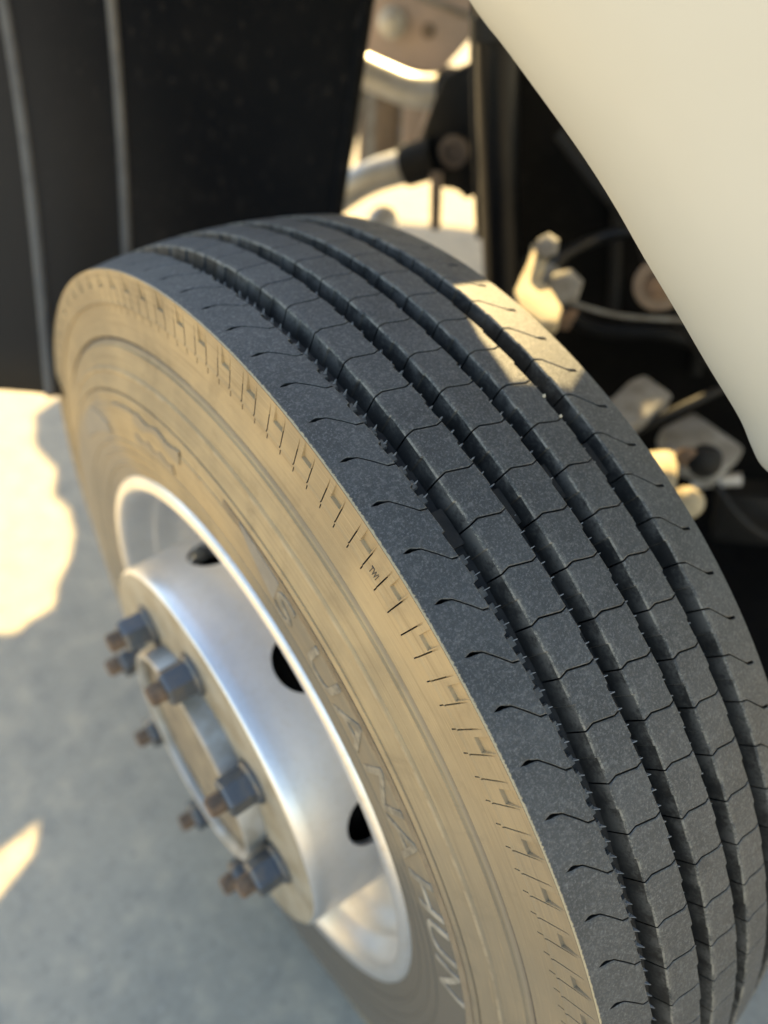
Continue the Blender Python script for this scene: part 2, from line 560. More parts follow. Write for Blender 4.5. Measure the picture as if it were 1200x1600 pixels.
def block_mesh(name, xl, xr, sipe, gap, wall_l, wall_r, stepl=0.0, stepr=0.0, open_l=False, open_r=False):
    """one tread block of a rib: top grid between two sipes, chamfered edges, sloping groove walls"""
    eps = 0.0007
    xs = {xl, xl + eps, xr - eps, xr}
    for x, t in sipe: xs.add(x)
    for q in range(1, 6): xs.add(xl + (xr - xl) * q / 6)
    for g0, g1 in [(a[0], b[0]) for a, b in zip(gap, gap[1:])]: xs.add(g0)
    xs = sorted(x for x in xs if xl <= x <= xr)
    xx = [xs[0]]
    for x in xs[1:]:
        if x - xx[-1] > 0.0002: xx.append(x)
    us = [(x - xl) / (xr - xl) for x in xx]
    vv = [0, .018, .12, .25, .37, .488, .512, .63, .75, .88, .982, 1]

    def saw(v): return (v if v < .5 else v - 1.0)        # ramps out to half way, steps back
    vs, dust, idx = [], [], {}
    for i, u in enumerate(us):
        for j, v in enumerate(vv):
            x0 = xl - stepl * saw(v) if not open_l else xl
            x1 = xr + stepr * saw(v) if not open_r else xr
            x = x0 + (x1 - x0) * u
            xn = xl + (xr - xl) * u
            g = interp(gap, xn)
            r = rt(x)
            t0 = interp(sipe, xn)
            a = g / r
            th = t0 + a + v * (DT - 2 * a)
            drop = 0.0
            if (j in (0, len(vv) - 1)) and g > 1e-5: drop = .0004
            if (i == 0 and not open_l) or (i == len(us) - 1 and not open_r): drop = .0006
            idx[i, j] = len(vs)
            vs.append(polar(x, r - drop, th))
            dd = 0.0
            if i == 0 and not open_l: dd = 1.0
            elif i == 1 and not open_l: dd = 0.22
            elif i == len(us) - 1 and not open_r: dd = .45
            elif j in (0, len(vv) - 1) and g > 1e-5: dd = .3
            dust.append(dd)
    I, J = len(us), len(vv)
    fs = []
    for i in range(I - 1):
        for j in range(J - 1):
            fs.append((idx[i, j], idx[i + 1, j], idx[i + 1, j + 1], idx[i, j + 1]))

    rimset = set()

    def skirt(seq, off):
        levels = ((.07, .10), (1.0, 1.0))
        prev = seq
        for lv, ow in levels:
            first = lv < .9
            cur = []
            for a in seq:
                p = vs[a]
                x = p.x + off * ow
                r = math.hypot(p.y, p.z) - (DEPTH - .0002) * lv
                th = math.atan2(-p.y, p.z)
                cur.append(len(vs)); vs.append(polar(x, r, th)); dust.append((.75 if lv < 1 else .0) if off < 0 else 0)
            for q in range(len(seq) - 1):
                if first and off < 0: rimset.add(len(fs))
                fs.append((prev[q], prev[q + 1], cur[q + 1], cur[q]))
            prev = cur
    if not open_l: skirt([idx[0, j] for j in range(J)], -wall_l)
    if not open_r: skirt([idx[I - 1, j] for j in range(J)], wall_r)
    lo = 2 if open_l else 0
    hi = I - 2 if open_r else I
    skirt([idx[i, 0] for i in range(lo, hi)], 0)
    skirt([idx[i, J - 1] for i in range(lo, hi)], 0)
    me = mesh_data(name, vs, fs, M_TREAD, True, 28)
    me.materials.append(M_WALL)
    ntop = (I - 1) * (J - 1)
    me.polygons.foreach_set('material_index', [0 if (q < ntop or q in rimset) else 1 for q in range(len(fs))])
    at = me.attributes.new("dust", 'FLOAT', 'POINT')
    at.data.foreach_set("value", dust)
    return me


HW = 0.00056
RIBS = []
RIBS.append(block_mesh("tread_block", -XE, -.0748,
    [(-.1135, .0378), (-.1048, .0378), (-.0985, .0385), (-.0930, .0428), (-.0860, .0570), (-.0797, .0708), (-.0748, .0730)],
    [(-.1135, 0), (-.10485, 0), (-.1047, .0014), (-.0985, .0012), (-.095, HW), (-.0748, HW)], 0, .0045, 0, .0022, open_l=True))
RIBS.append(block_mesh("tread_block", -.0566, -.0289,
    [(-.0566, .0472), (-.0500, .0440), (-.0430, .0474), (-.0336, .0520), (-.0289, .0500)],
    [(-.0566, HW), (-.0289, HW)], .0042, .0034, .0012, .0018))
RIBS.append(block_mesh("tread_block", -.0139, .0139,
    [(-.0139, .0116), (-.0072, .0091), (.0014, .0138), (.0093, .0174), (.0139, .0151)],
    [(-.0139, HW), (.0139, HW)], .0036, .0032, .0012, .0018))
RIBS.append(block_mesh("tread_block", .0290, .0567,
    [(.0290, .0420), (.0358, .0400), (.0445, .0446), (.0520, .0482), (.0567, .0460)],
    [(.0290, HW), (.0567, HW)], .0036, .0032, .0012, .0018))
RIBS.append(block_mesh("tread_block", .0752, XE,
    [(.0752, .0170), (.0820, .0217), (.0975, .0520), (.1043, .0565), (.1135, .0565)],
    [(.0752, HW), (.095, HW), (.0985, .0011), (.1042, .0012), (.1044, 0), (.1135, 0)], .0036, 0, .0012, 0, open_r=True))

# blocks the photograph shows (and a little beyond) one by one, the underside of the tyre as one mass
K0, K1 = -14, 34
for k in range(K0, K1):
    for me in RIBS:
        part("tread_block", me, k * DT)
vs, fs = [], []
for k in range(K1, K0 + NP):
    R = Matrix.Rotation(k * DT, 3, 'X')
    for me in RIBS:
        b = len(vs)
        vs += [R @ v.co for v in me.vertices]
        fs += [tuple(b + q for q in p.vertices) for p in me.polygons]
MI = [p.material_index for k in range(K1, K0 + NP) for me in RIBS for p in me.polygons]
rest = part("tread_block_underside", mesh_data("tread_block_underside", vs, fs, M_TREAD, True, 28))
rest.data.materials.append(M_WALL); rest.data.polygons.foreach_set("material_index", MI)
tag(rest, kind="stuff")

# stone ejectors along the outer groove, three to a pitch, none over the wear bar
ej_r0 = rt(-.0695) - DEPTH
bmv, bmf = [], []


def box_polar(x0, x1, r0, r1, t0, t1, inset=0.0):
    v = []
    for r, q in ((r0, 0), (r1, inset)):
        for x, s in ((x0 + q, 1), (x1 - q, -1)):
            pass
    for r, q in ((r0, 0.0), (r1, inset)):
        dq = q / .5
        v += [polar(x0 + q, r, t0 + dq), polar(x1 - q, r, t0 + dq), polar(x1 - q, r, t1 - dq), polar(x0 + q, r, t1 - dq)]
    f = [(0, 1, 2, 3), (4, 5, 6, 7), (0, 1, 5, 4), (1, 2, 6, 5), (2, 3, 7, 6), (3, 0, 4, 7)]
    return v, f


v, f = box_polar(-.0702, -.0644, ej_r0 - .001, ej_r0 + .0030, -.0072, .0072, .0006)
M_EJ = mat_plain('dusty_ejector_rubber', (0.075, 0.075, 0.073), (0.12, 0.117, 0.105), 0.75, 120)
EJ = mesh_data("stone_ejector", v, f, M_EJ, False)
WEAR0, WEAR1 = .418, .470
for k in range(-36, 84):
    th = .0085 + k * DT / 3
    if WEAR0 - .006 < th < WEAR1 + .006: continue
    part("stone_ejector", EJ, th)
# wear bar across each groove
for xa, xb in ((-.0728, -.0612), (-.0268, -.0178), (.0160, .0250), (.0590, .0712)):
    xm = (xa + xb) / 2
    off = 0 if xa < -.05 else .012
    v, f = [], []
    n = 8
    for i in range(n + 1):
        t = WEAR0 + off + (WEAR1 - WEAR0) * i / n
        v += [polar(xa, rt(xm) - DEPTH + .0052, t), polar(xb, rt(xm) - DEPTH + .0052, t), polar(xb, rt(xm) - DEPTH - .001, t), polar(xa, rt(xm) - DEPTH - .001, t)]
    for i in range(n):
        for q in range(4):
            f.append((i * 4 + q, i * 4 + (q + 1) % 4, i * 4 + 4 + (q + 1) % 4, i * 4 + 4 + q))
    f += [(0, 1, 2, 3), (n * 4, n * 4 + 1, n * 4 + 2, n * 4 + 3)]
    part("wear_bar", mesh_data("wear_bar", v, f, M_GROOVE, False))

# thin moulding fins standing across each groove
M_FIN = mat_plain("pale_rubber_fin", (0.30, 0.295, 0.28), (0.40, 0.39, 0.37), 0.6, 200)
for g, (xa, xb, hh) in enumerate(((-.0672, -.0640, .0072), (-.0250, -.0190, .0060), (.0178, .0235, .0060), (.0606, .0664, .0060))):
    vs, fs = [], []
    for k in range(-36, 84):
        th = .0085 + g * .006 + k * DT / 3 + random.uniform(-.0012, .0012)
        if g == 0 and WEAR0 - .006 < th < WEAR1 + .006: continue
        xm = (xa + xb) / 2
        r0 = rt(xm) - DEPTH - .0005
        j = random.uniform(.75, 1.15)
        v, f = box_polar(xa, xb, r0, r0 + hh * j, th - .00045, th + .00045)
        v[4] = polar(xa + .0012, r0 + hh * j * .55, th - .0006); v[7] = polar(xa + .0012, r0 + hh * j * .55, th + .0006)
        b = len(vs); vs += v; fs += [tuple(b + q for q in ff) for ff in f]
    o = part("groove_fin", mesh_data("groove_fin", vs, fs, M_FIN, False))
    tag(o, kind="stuff")


# shoulder segments: one patch of the outer buttress for each pitch, with its pocket and slits
def shoulder_mesh():
    t_lo = -.030
    br = [t_lo, t_lo + DT, -.0096, -.0087, .0112, .0120, .0133, .0137, .0151, .0155, -.0209, -.0205, -.0191, -.0187]
    k = t_lo
    while k < t_lo + DT:
        if min(abs(k - b) for b in br) > .0012: br.append(k)
        k += .0037
    br = sorted(br)
    rs = [RE, RE - .0004, .5128, .5105, .508, (.505), .5020, .5006, .4996, .4988, .4982, .496, .493, .490, .4880, .4872, .4862, .4852, .484, (.482), .4808, .4790, .4782, .476, .472, .467, .462, .457]

    def d(r, t):
        v = 0.0
        if -.0091 < t < .0116 and r > .4992:
            v -= .0021 * (RE - r) / (RE - .4992) + .0002
        for c in (.0144, -.0198):
            if abs(t - c) < .0009:
                if .4786 < r < .5001: v -= .004
                elif r < .5122 and r > .5001: v -= .0014 * (.5122 - r) / .0122
        if r > .4866: v += .0009
        elif r > .4850: v += .0014
        if r >= RE - .0003: v = 0.0009
        return v
    vs, fs, mi = [], [], []
    for r in rs:
        for t in br:
            vs.append(polar(pxs(r) - d(r, t) + .0009, r, t))
    m = len(br)
    for i in range(len(rs) - 1):
        for j in range(m - 1):
            fs.append((i * m + j, i * m + j + 1, (i + 1) * m + j + 1, (i + 1) * m + j))
            tm = (br[j] + br[j + 1]) / 2; rm = (rs[i] + rs[i + 1]) / 2
            mi.append(1 if (any(abs(tm - c) < .0009 for c in (.0144, -.0198)) and .4785 < rm < .5003) else 0)
    me = bpy.data.meshes.new("shoulder_segment")
    me.from_pydata([tuple(v) for v in vs], [], fs)
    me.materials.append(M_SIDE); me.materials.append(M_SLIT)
    me.polygons.foreach_set("material_index", mi)
    me.polygons.foreach_set("use_smooth", [True] * len(fs))
    me.set_sharp_from_angle(angle=math.radians(30))
    me.update()
    return me


SH = shoulder_mesh()
for k in range(NP):
    part("shoulder_segment", SH, k * DT)


# outer flank: rings and bands turned about the axle
def flank():
    rows = []
    r = .457
    feats = [(.457, 0), (.4552, 0), (.4542, -.0022), (.4515, -.0026), (.4500, -.0012), (.4480, -.0010), (.4470, .0004), (.444, 0), (.440, 0), (.436, 0), (.432, 0),
             (.4292, 0), (.4280, .0012), (.4262, .0016), (.4248, .0012), (.4236, 0), (.420, 0), (.416, 0), (.412, 0), (.4086, 0), (.4080, -.0016), (.4070, -.0016), (.4064, 0),
             (.4030, 0), (.4015, 0), (.4010, -.0008), (.3930, -.0008), (.3925, 0), (.390, 0), (.385, 0), (.380, 0), (.375, 0), (.370, 0), (.365, 0), (.360, 0), (.3570, 0), (.3560, .0012), (.3545, .0012), (.3535, 0),
             (.350, 0), (.346, 0), (.3440, 0), (.3430, .0010), (.3415, .0010), (.3405, 0), (.337, 0), (.333, 0), (.3300, 0), (.3285, .0015), (.3265, .0015), (.325, 0), (.321, 0), (.317, 0), (.3135, 0), (.311, 0)]
    prof = [(pxs(r) - d + .0009 * max(0, min(1, (r - .44) / .017)), r) for r, d in feats]
    prof.append((-.118, .306)); prof.append((-.105, .300))
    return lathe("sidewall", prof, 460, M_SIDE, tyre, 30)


flank()

M_TOOTH = mat_plain('dusty_serration', (0.36, 0.28, 0.185), (0.30, 0.235, 0.16), 0.85, 60)
# serrated band: fine radial teeth just outside the lettering
vs, fs = [], []
nt = 520
for k in range(nt):
    th = .13 + k * (1.25 / nt)
    w = .25 * 1.25 / nt
    wob = .3970
    lo, hi = .3936, .4004
    v = []
    for x_off, ww in ((.0012, w * 1.1), (-.0004, w * .8)):
        v += [polar(pxs(lo) + x_off, lo, th - ww), polar(pxs(hi) + x_off, hi, th - ww), polar(pxs(hi) + x_off, hi, th + ww), polar(pxs(lo) + x_off, lo, th + ww)]
    b = len(vs); vs += v
    fs += [tuple(b + q for q in f) for f in ((4, 5, 6, 7), (0, 1, 5, 4), (1, 2, 6, 5), (2, 3, 7, 6), (3, 0, 4, 7))]
tag(part("serrated_band", mesh_data("serrated_band", vs, fs, M_TOOTH, False)), kind="stuff")


# raised lettering
def bent_text(name, txt, th0, r0, size, thick, mat, stretch=1.0, gap=1.0):
    cu = bpy.data.curves.new(name, 'FONT')
    cu.body = txt; cu.size = size; cu.space_character = gap
    cu.extrude = thick; cu.bevel_depth = thick * .25; cu.bevel_resolution = 0
    tmp = bpy.data.objects.new(name, cu)
    COL.objects.link(tmp)
    dg = bpy.context.evaluated_depsgraph_get()
    me0 = tmp.evaluated_get(dg).to_mesh()
    bm = bmesh.new(); bm.from_mesh(me0)
    tmp.evaluated_get(dg).to_mesh_clear()
    bpy.data.objects.remove(tmp); bpy.data.curves.remove(cu)
    bmesh.ops.triangulate(bm, faces=bm.faces)
    bmesh.ops.subdivide_edges(bm, edges=[e for e in bm.edges if e.calc_length() > size * .2], cuts=3, use_grid_fill=False)
    bmesh.ops.triangulate(bm, faces=bm.faces)
    rm = r0 + size * .35
    for v in bm.verts:
        tx, ty, tz = v.co
        r = r0 + ty
        v.co = polar(pxs(r) - tz + .0002, r, th0 + tx * stretch / rm)
    bmesh.ops.recalc_face_normals(bm, faces=bm.faces)
    me = bpy.data.meshes.new(name); bm.to_mesh(me); bm.free()
    me.materials.append(mat)
    return part(name, me)


M_LETP = mat_plain("pale_dusty_letter", (0.32, 0.30, 0.26), (0.15, 0.14, 0.12), 0.75, 55)
for q, ch in enumerate("SUANAHUN"):
    bent_text("sidewall_letter", ch, .335 + .122 * q, .3655, .0405, .0010, M_LET if q < 5 else M_LETP, 1.5)
bent_text("wear_mark", "TWI", .4342, .4882, .0100, .0004, M_SLIT, .44)


# tapered swoosh ahead of the lettering and moulded strips far round the flank
def arc_patch(name, th0, th1, rlo, rhi, lift, mat, n=28):
    vs, fs = [], []
    for i in range(n + 1):
        t = i / n; th = th0 + (th1 - th0) * t
        a, b = rlo(t), rhi(t)
        for r, l in ((a, -.0006), (a + .0004, lift), (b - .0004, lift), (b, -.0006)):
            vs.append(polar(pxs(r) - l, r, th))
    for i in range(n):
        for q in range(3):
            fs.append((i * 4 + q, i * 4 + q + 1, i * 4 + 5 + q, i * 4 + 4 + q))
    return part(name, mesh_data(name, vs, fs, mat, True, 30))


M_SWOOSH = mat_plain("smooth_clean_rubber", (0.20, 0.185, 0.16), (0.16, 0.15, 0.135), 0.6, 30)
arc_patch("moulded_swoosh", .19, .335, lambda t: .3995 - .030 * t ** .8, lambda t: .4003 - .004 * t, .0007, M_SWOOSH)
M_STRIP = mat_plain("dusty_moulded_strip", (0.30, 0.235, 0.15), (0.25, 0.20, 0.135), 0.85, 40)
arc_patch("moulded_strip", -.44, -.30, lambda t: .3925, lambda t: .3965, .0008, M_STRIP)
arc_patch("moulded_strip", -.30, -.05, lambda t: .386 - .004 * math.sin(9 * t), lambda t: .395 + .002 * math.sin(14 * t), .0010, M_STRIP)
arc_patch("moulded_strip", -.33, -.10, lambda t: .362, lambda t: .371 + .003 * math.sin(20 * t), .0010, M_STRIP)
arc_patch("moulded_strip", -.86, -.55, lambda t: .362 + .01 * (1 - t), lambda t: .374 + .02 * math.sin(PI * t), .0010, M_SWOOSH)

# ------------------------------------------------------------------ rim, disc, hub
rim = lathe("rim", [(-.100, .299), (-.112, .3015), (-.118, .3060), (-.1225, .3105), (-.1265, .3118), (-.1300, .3100), (-.1322, .3060), (-.1326, .3010), (-.1315, .2965), (-.1285, .2930),
                    (-.1240, .2905), (-.1150, .2880), (-.1040, .2855), (-.0960, .2835), (-.0930, .2800), (-.0900, .2770), (-.0760, .2740), (-.0640, .2660), (-.0560, .2550), (-.0480, .2480), (-.030, .2460), (.10, .2460)], 240, M_RIM, wheel, 40)
rim.location = (0, 0, ZC)


def disc_mesh():
    """pressed disc with a flat bolting face, a deep drum wall and eight hand holes cut through it"""
    prof = [(-.1650, .1280), (-.1700, .1290), (-.1724, .1320), (-.1724, .1500), (-.1724, .1800), (-.1724, .2080), (-.1722, .2120), (-.1712, .2150), (-.1692, .2172), (-.1660, .2182)]
    nface = 7
    for i in range(1, 13):
        t = i / 12
        prof.append((-.1660 + .116 * t, .2182 + .0055 * t + .0225 * max(0, (t - .75) / .25) ** 2))
    n = 180
    k = len(prof)
    inner = [(x + .008, r - .006) for x, r in prof]
    ring = prof + inner[::-1]
    kk = len(ring)
    vs, fs, mi = [], [], []
    for i in range(n):
        for x, r in ring: vs.append(polar(x, r, 2 * PI * i / n))
    for i in range(n):
        j = (i + 1) % n
        for q in range(kk):
            q2 = (q + 1) % kk
            fs.append((i * kk + q, j * kk + q, j * kk + q2, i * kk + q2))
            mi.append(1 if q < nface else 0)
    me = bpy.data.meshes.new("wheel_disc")
    me.from_pydata([tuple(v) for v in vs], [], fs)
    me.materials.append(M_DISC); me.materials.append(M_FACE)
    me.polygons.foreach_set("material_index", mi)
    bm = bmesh.new(); bm.from_mesh(me); bmesh.ops.recalc_face_normals(bm, faces=bm.faces); bm.to_mesh(me); bm.free()
    cv, cf = [], []
    for h in range(8):
        c = math.radians(-21 + 45 * h)
        m = 40
        b = len(cv)
        for rr in (.17, .27):
            for q in range(m):
                a = 2 * PI * q / m
                base = polar(-.0975 + .027 * math.cos(a), rr, c)
                cv.append(base + polar(0, 1, c + PI / 2) * .030 * math.sin(a))
        for q in range(m):
            cf.append((b + q, b + (q + 1) % m, b + m + (q + 1) % m, b + m + q))
        cf.append(tuple(b + q for q in range(m))); cf.append(tuple(b + m + q for q in range(m)))
    cut = bpy.data.objects.new("cutter", mesh_data("cutter", cv, cf, M_DISC, False)); COL.objects.link(cut)
    tmp = bpy.data.objects.new("tmp", me); COL.objects.link(tmp)
    bo = tmp.modifiers.new("holes", 'BOOLEAN'); bo.operation = 'DIFFERENCE'; bo.object = cut; bo.solver = 'EXACT'
    dg = bpy.context.evaluated_depsgraph_get()
    out = bpy.data.meshes.new_from_object(tmp.evaluated_get(dg))
    bpy.data.objects.remove(tmp); bpy.data.objects.remove(cut)
    out.name = "wheel_disc"
    out.polygons.foreach_set("use_smooth", [True] * len(out.polygons))
    out.set_sharp_from_angle(angle=math.radians(35))
    return out


disc = link("wheel_disc", disc_mesh(), wheel, (0, 0, ZC))
drum = lathe("brake_drum", [(-.120, .05), (-.120, .185), (-.112, .192), (.12, .195), (.12, .05)], 96, M_DARK2, wheel)
drum.location = (0, 0, ZC)

hub = lathe("hub", [(-.160, .1300), (-.1880, .1292), (-.1930, .1275), (-.1948, .1245), (-.1930, .1215), (-.1860, .1195), (-.1800, .1180), (-.1790, .1100), (-.1840, .1060), (-.1850, .0900), (-.1850, .0)], 96, M_HUB, wheel, 35)
hub.location = (0, 0, ZC)
gro = lathe("hub_groove", [(-.1868, .1196), (-.1806, .1178), (-.1796, .1100), (-.1846, .1058), (-.1856, .0900), (-.1856, .0)], 96, M_HUBIN, hub)

AX = Vector((-1, 0, 0))


def make_nut():
    n = disc_stack("lug_nut", (-.1740, 0, 0), AX, [(0, .0190), (.003, .0195), (.028, .0195), (.031, .0172)], M_NUT, wheel, 6, .3)
    w = disc_stack("washer", (-.1722, 0, 0), AX, [(0, .0235), (.004, .0235), (.0065, .0205)], M_NUT, n, 28)
    s = disc_stack("stud", (-.2045, 0, 0), AX, [(-.004, .0105), (.013, .0105), (.016, .0085)], M_RUST, n, 16)
    return n, (w, s)


nut0, kids0 = make_nut()
for i in range(8):
    th = math.radians(4 + 45 * i)
    if i == 0: n, ks = nut0, kids0
    else:
        n = nut0.copy(); COL.objects.link(n); n.parent = wheel; ks = []
        for c in kids0:
            q = c.copy(); COL.objects.link(q); q.parent = n; ks.append(q)
    pos = polar(0, .1540, th)
    n.location = (0, pos.y, pos.z + ZC)
    n.rotation_euler = (th + random.uniform(-.5, .5), 0, 0)
# ------------------------------------------------------------------ fender
# arch edge in the plane of the truck's side: (towards the front, height)
EDGE = [(-.02, 1.345), (.045, 1.297), (.097, 1.243), (.121, 1.222), (.165, 1.182), (.193, 1.154), (.220, 1.124), (.247, 1.095), (.278, 1.061), (.309, 1.028), (.324, 1.008), (.336, .994), (.352, .987), (.40, .978), (.60, .950), (.95, .93)]
P2 = catmull([Vector((a, b, 0)) for a, b in EDGE], 5)
vs, fs = [], []
widths = [-.030, -.012, -.004, -.0012, 0.0, .002, .006, .013, .025, .045, .075, .12, .18, .26, .36, .5]


def fender_o(w):
    if w <= 0: return .050 - (-w) * 1.0            # return flange turned inwards
    return .050 + .030 * (1 - math.exp(-w / .03)) + .10 * w - .10 * w * w


m = len(P2)
for i in range(m):
    t = (P2[min(i + 1, m - 1)] - P2[max(i - 1, 0)]).normalized()
    nrm = Vector((-t.y, t.x, 0))
    up = Vector((.60, .80, 0))
    d = up if nrm.dot(up) > 0 else up
    for w in widths:
        ww = max(w, 0)
        p = P2[i] + up * ww * .9
        if w < 0: p = P2[i] + nrm * (.004 if nrm.dot(up) > 0 else -.004) * min(1, -w / .004)
        v = TP(fender_o(w), p.x, p.y)
        vs.append(v)
k = len(widths)
for i in range(m - 1):
    for q in range(k - 1):
        fs.append((i * k + q, (i + 1) * k + q, (i + 1) * k + q + 1, i * k + q + 1))
fender = empty("truck_fender", TP(.05, .33, 0))
tag(fender, "smooth cream painted fender arching over the right of the tyre", "fender")
fp = link("fender_panel", mesh_data("fender_panel", vs, fs, M_FENDER, True, 60))
fp.parent = fender; fp.location = -fender.location
sm = fp.modifiers.new("thickness", 'SOLIDIFY'); sm.thickness = .004; sm.offset = 0


# unseen sheet added overhead to shade the wheel; holes cut to place sun patches
def shade_sheet(name, poly, holes, z, mat, parent):
    bm = bmesh.new()
    def loop(pts):
        v = [bm.verts.new((a, b, z)) for a, b in pts]
        return [bm.edges.new((v[i], v[(i + 1) % len(v)])) for i in range(len(v))]
    es = loop(poly)
    for h in holes: es += loop(h)
    bmesh.ops.triangle_fill(bm, edges=es, use_beauty=True, use_dissolve=False)
    me = bpy.data.meshes.new(name); bm.to_mesh(me); bm.free()
    me.materials.append(mat)
    o = link(name, me, parent)
    s = o.modifiers.new("thickness", 'SOLIDIFY'); s.thickness = .004; s.offset = 0
    return o


HZ = 1.47
SX, SY = SUN_DIR.x / SUN_DIR.z, SUN_DIR.y / SUN_DIR.z


def up_to(p, z=HZ):
    return (p[0] + SX * (z - p[2]), p[1] + SY * (z - p[2]))


# rear edge of the added sheet, shaped to outline the sunlit ground
rear = [up_to((x, y, 0)) for x, y in ((-.36, .86), (-.33, .81), (-.27, .765), (-.23, .785), (-.18, .79), (-.15, .85), (-.10, .91), (-.06, .98), (-.04, 1.06), (-.05, 1.14), (-.01, 1.23), (-.02, 1.36), (.03, 1.50), (.25, 1.60), (.9, 1.75), (1.70, 2.02), (1.90, 1.84), (2.02, 1.70), (2.4, 1.5))]
front = [up_to((x, y, 0)) for x, y in ((1.2, -1.6), (-.4, -2.2))]
near = [(.80, -.75), (.36, -.20), (.18, .10), (.10, .42), (.24, .95), (.60, 1.65)]      # edge over the wheel
poly = rear + front + near
hole_tread = [up_to(p) for p in ((.068, -.0566, 1.043), (.145, -.060, 1.030), (.140, -.156, 1.010), (.0835, -.181, 1.0121), (.0735, -.176, 1.0149), (.0398, -.1623, 1.023), (.0474, -.119, 1.0345))]
hole_slit = [up_to(p) for p in ((-.375, .342, 0), (-.40, .295, 0), (-.58, .205, 0), (-.60, .232, 0), (-.45, .328, 0))]


def hole_at(o, f, z, a, b):
    c = TP(o, f, z)
    return [up_to(c + VF * q * a + VZ * w * b) for q, w in ((-1, -1), (1, -.8), (1.1, .9), (-.8, 1))]


hole_bracket = [up_to(p) for p in ((.30, .10, .88), (.30, .03, .87), (.40, .03, .885), (.47, .15, .915), (.42, .19, .92))]
hole_pipes = [up_to(p) for p in (TP(-.955, -.36, .99), TP(-.955, -.16, .96), TP(-1.10, -.16, .96), TP(-1.10, -.36, .99))]
hole_knuckle = [up_to(p) for p in ((.385, -.10, .72), (.37, -.16, .70), (.42, -.20, .70), (.48, -.10, .735), (.43, -.06, .735))]
shade_caster = shade_sheet("unseen_shade_sheet", poly, [hole_tread, hole_slit, hole_bracket, hole_knuckle, hole_pipes], HZ, M_FENDER, fender)
shade_caster.location = -fender.location

# ------------------------------------------------------------------ wheel arch liner behind the wheel
top = [Vector((-.05, 1.22, 1.30)), Vector((.084, .954, 1.30)), Vector((.200, .815, 1.30)), Vector((.36, .70, 1.30)), Vector((.507, .585, 1.30))]
bot = [Vector((-.33, .60, .735)), Vector((-.128, .455, .725)), Vector((-.045, .42, .66)), Vector((.08, .36, .60)), Vector((.145, .292, .60))]
n = 24
vs, fs = [], []
tc, bc = catmull(top, 8), catmull(bot, 8)
rows = 14
for i in range(len(tc)):
    for j in range(rows + 1):
        s = j / rows
        p = tc[i].lerp(bc[i], s)
        p = p + Vector((.25, .30, 0)) * (.10 * math.sin(PI * s))
        vs.append(p)
k = rows + 1
for i in range(len(tc) - 1):
    for j in range(rows):
        fs.append((i * k + j, i * k + j + 1, (i + 1) * k + j + 1, (i + 1) * k + j))
liner = empty("wheel_arch_liner", (.1, .7, 0))
tag(liner, "black plastic wheel arch liner with dusty ribs behind the tyre", "liner")
lp = link("liner_panel", mesh_data("liner_panel", vs, fs, M_LINER, True, 60), liner)
lp.location = -liner.location
sm = lp.modifiers.new("thickness", 'SOLIDIFY'); sm.thickness = .006; sm.offset = 0
# raised ribs and the rolled front edge
VCAM_SIDE = Vector((-.62, -.70, .1)).normalized()
for col, rad in ((8, .0075), (16, .0070), (5, .006), (len(tc) - 1, .010)):
    pts = [vs[col * k + j] + VCAM_SIDE * .004 for j in range(0, k, 2)]
    o = tube("liner_rib" if col < len(tc) - 1 else "edge_bead", pts, rad, M_RIB if col < len(tc) - 1 else M_LINER, liner, 10)
    o.location = -liner.location
bo = disc_stack("liner_bolt", Vector((-.098, .462, .765)), (-.6, -.6, .5), [(0, .009), (.006, .009), (.009, .006)], M_GREYM, liner, 18)
bo.location = -liner.location

# ------------------------------------------------------------------ what shows between liner and fender


def plate(name, pts, o, th, mat, label=None, cat=None, bevel=.003, parent=None):
    v = [TP(o, a, b) for a, b in pts]
    ob = prism(name, v, VO * (-th), mat, parent, bevel)
    if label: tag(ob, label, cat)
    return ob


TILT = VO * .26 + VZ * .966


def slab(name, pts, th, mat, parent, bevel):
    """casting with a nearly level top face"""
    ob = prism(name, [Vector(p) for p in pts], TILT * (-th), mat, parent, bevel)
    ob.location = -parent.location
    return ob


rail = empty("chassis_rail", TP(-1.2, -.25, .9))
tag(rail, "pinkish dusty chassis plate with a bolt hole behind the pipes", "chassis plate")
q = plate("plate", [(-.42, 1.10), (-.120, 1.10), (-.128, .996), (-.148, .972), (-.201, .907), (-.268, .899), (-.36, .915)], -1.2, .02, M_PINK, parent=rail); q.location = -rail.location
q = disc_stack("bolt_hole", TP(-1.198, -.234, .976), VO, [(0, .014), (.002, .014), (.003, .012)], M_BROWN, rail, 20); q.location = -rail.location
q = disc_stack("bolt_head", TP(-1.198, -.309, .984), VO, [(0, .028), (.012, .028), (.014, .020), (.034, .019), (.036, .014)], M_PIPE, rail, 20); q.location = -rail.location
q = tube("edge_strip", [TP(-1.19, -.26, 1.033), TP(-1.19, -.14, 1.008)], .005, M_GREYM, rail); q.location = -rail.location

fr = empty("frame_rail", TP(-1.45, -.3, 0))
tag(fr, "grimy brown frame rail showing in the gap between the two pipes", "frame rail")
q = plate("web", [(-.46, .86), (.10, .86), (.10, .60), (-.46, .60)], -1.45, .012, M_BROWN, parent=fr); q.location = -fr.location
for a in (-.43, -.36, -.28, -.20):
    q = plate("stiffener", [(a, .855), (a + .035, .855), (a + .03, .605), (a - .005, .605)], -1.43, .018, M_PINK if a == -.28 else M_GREYM, parent=fr); q.location = -fr.location

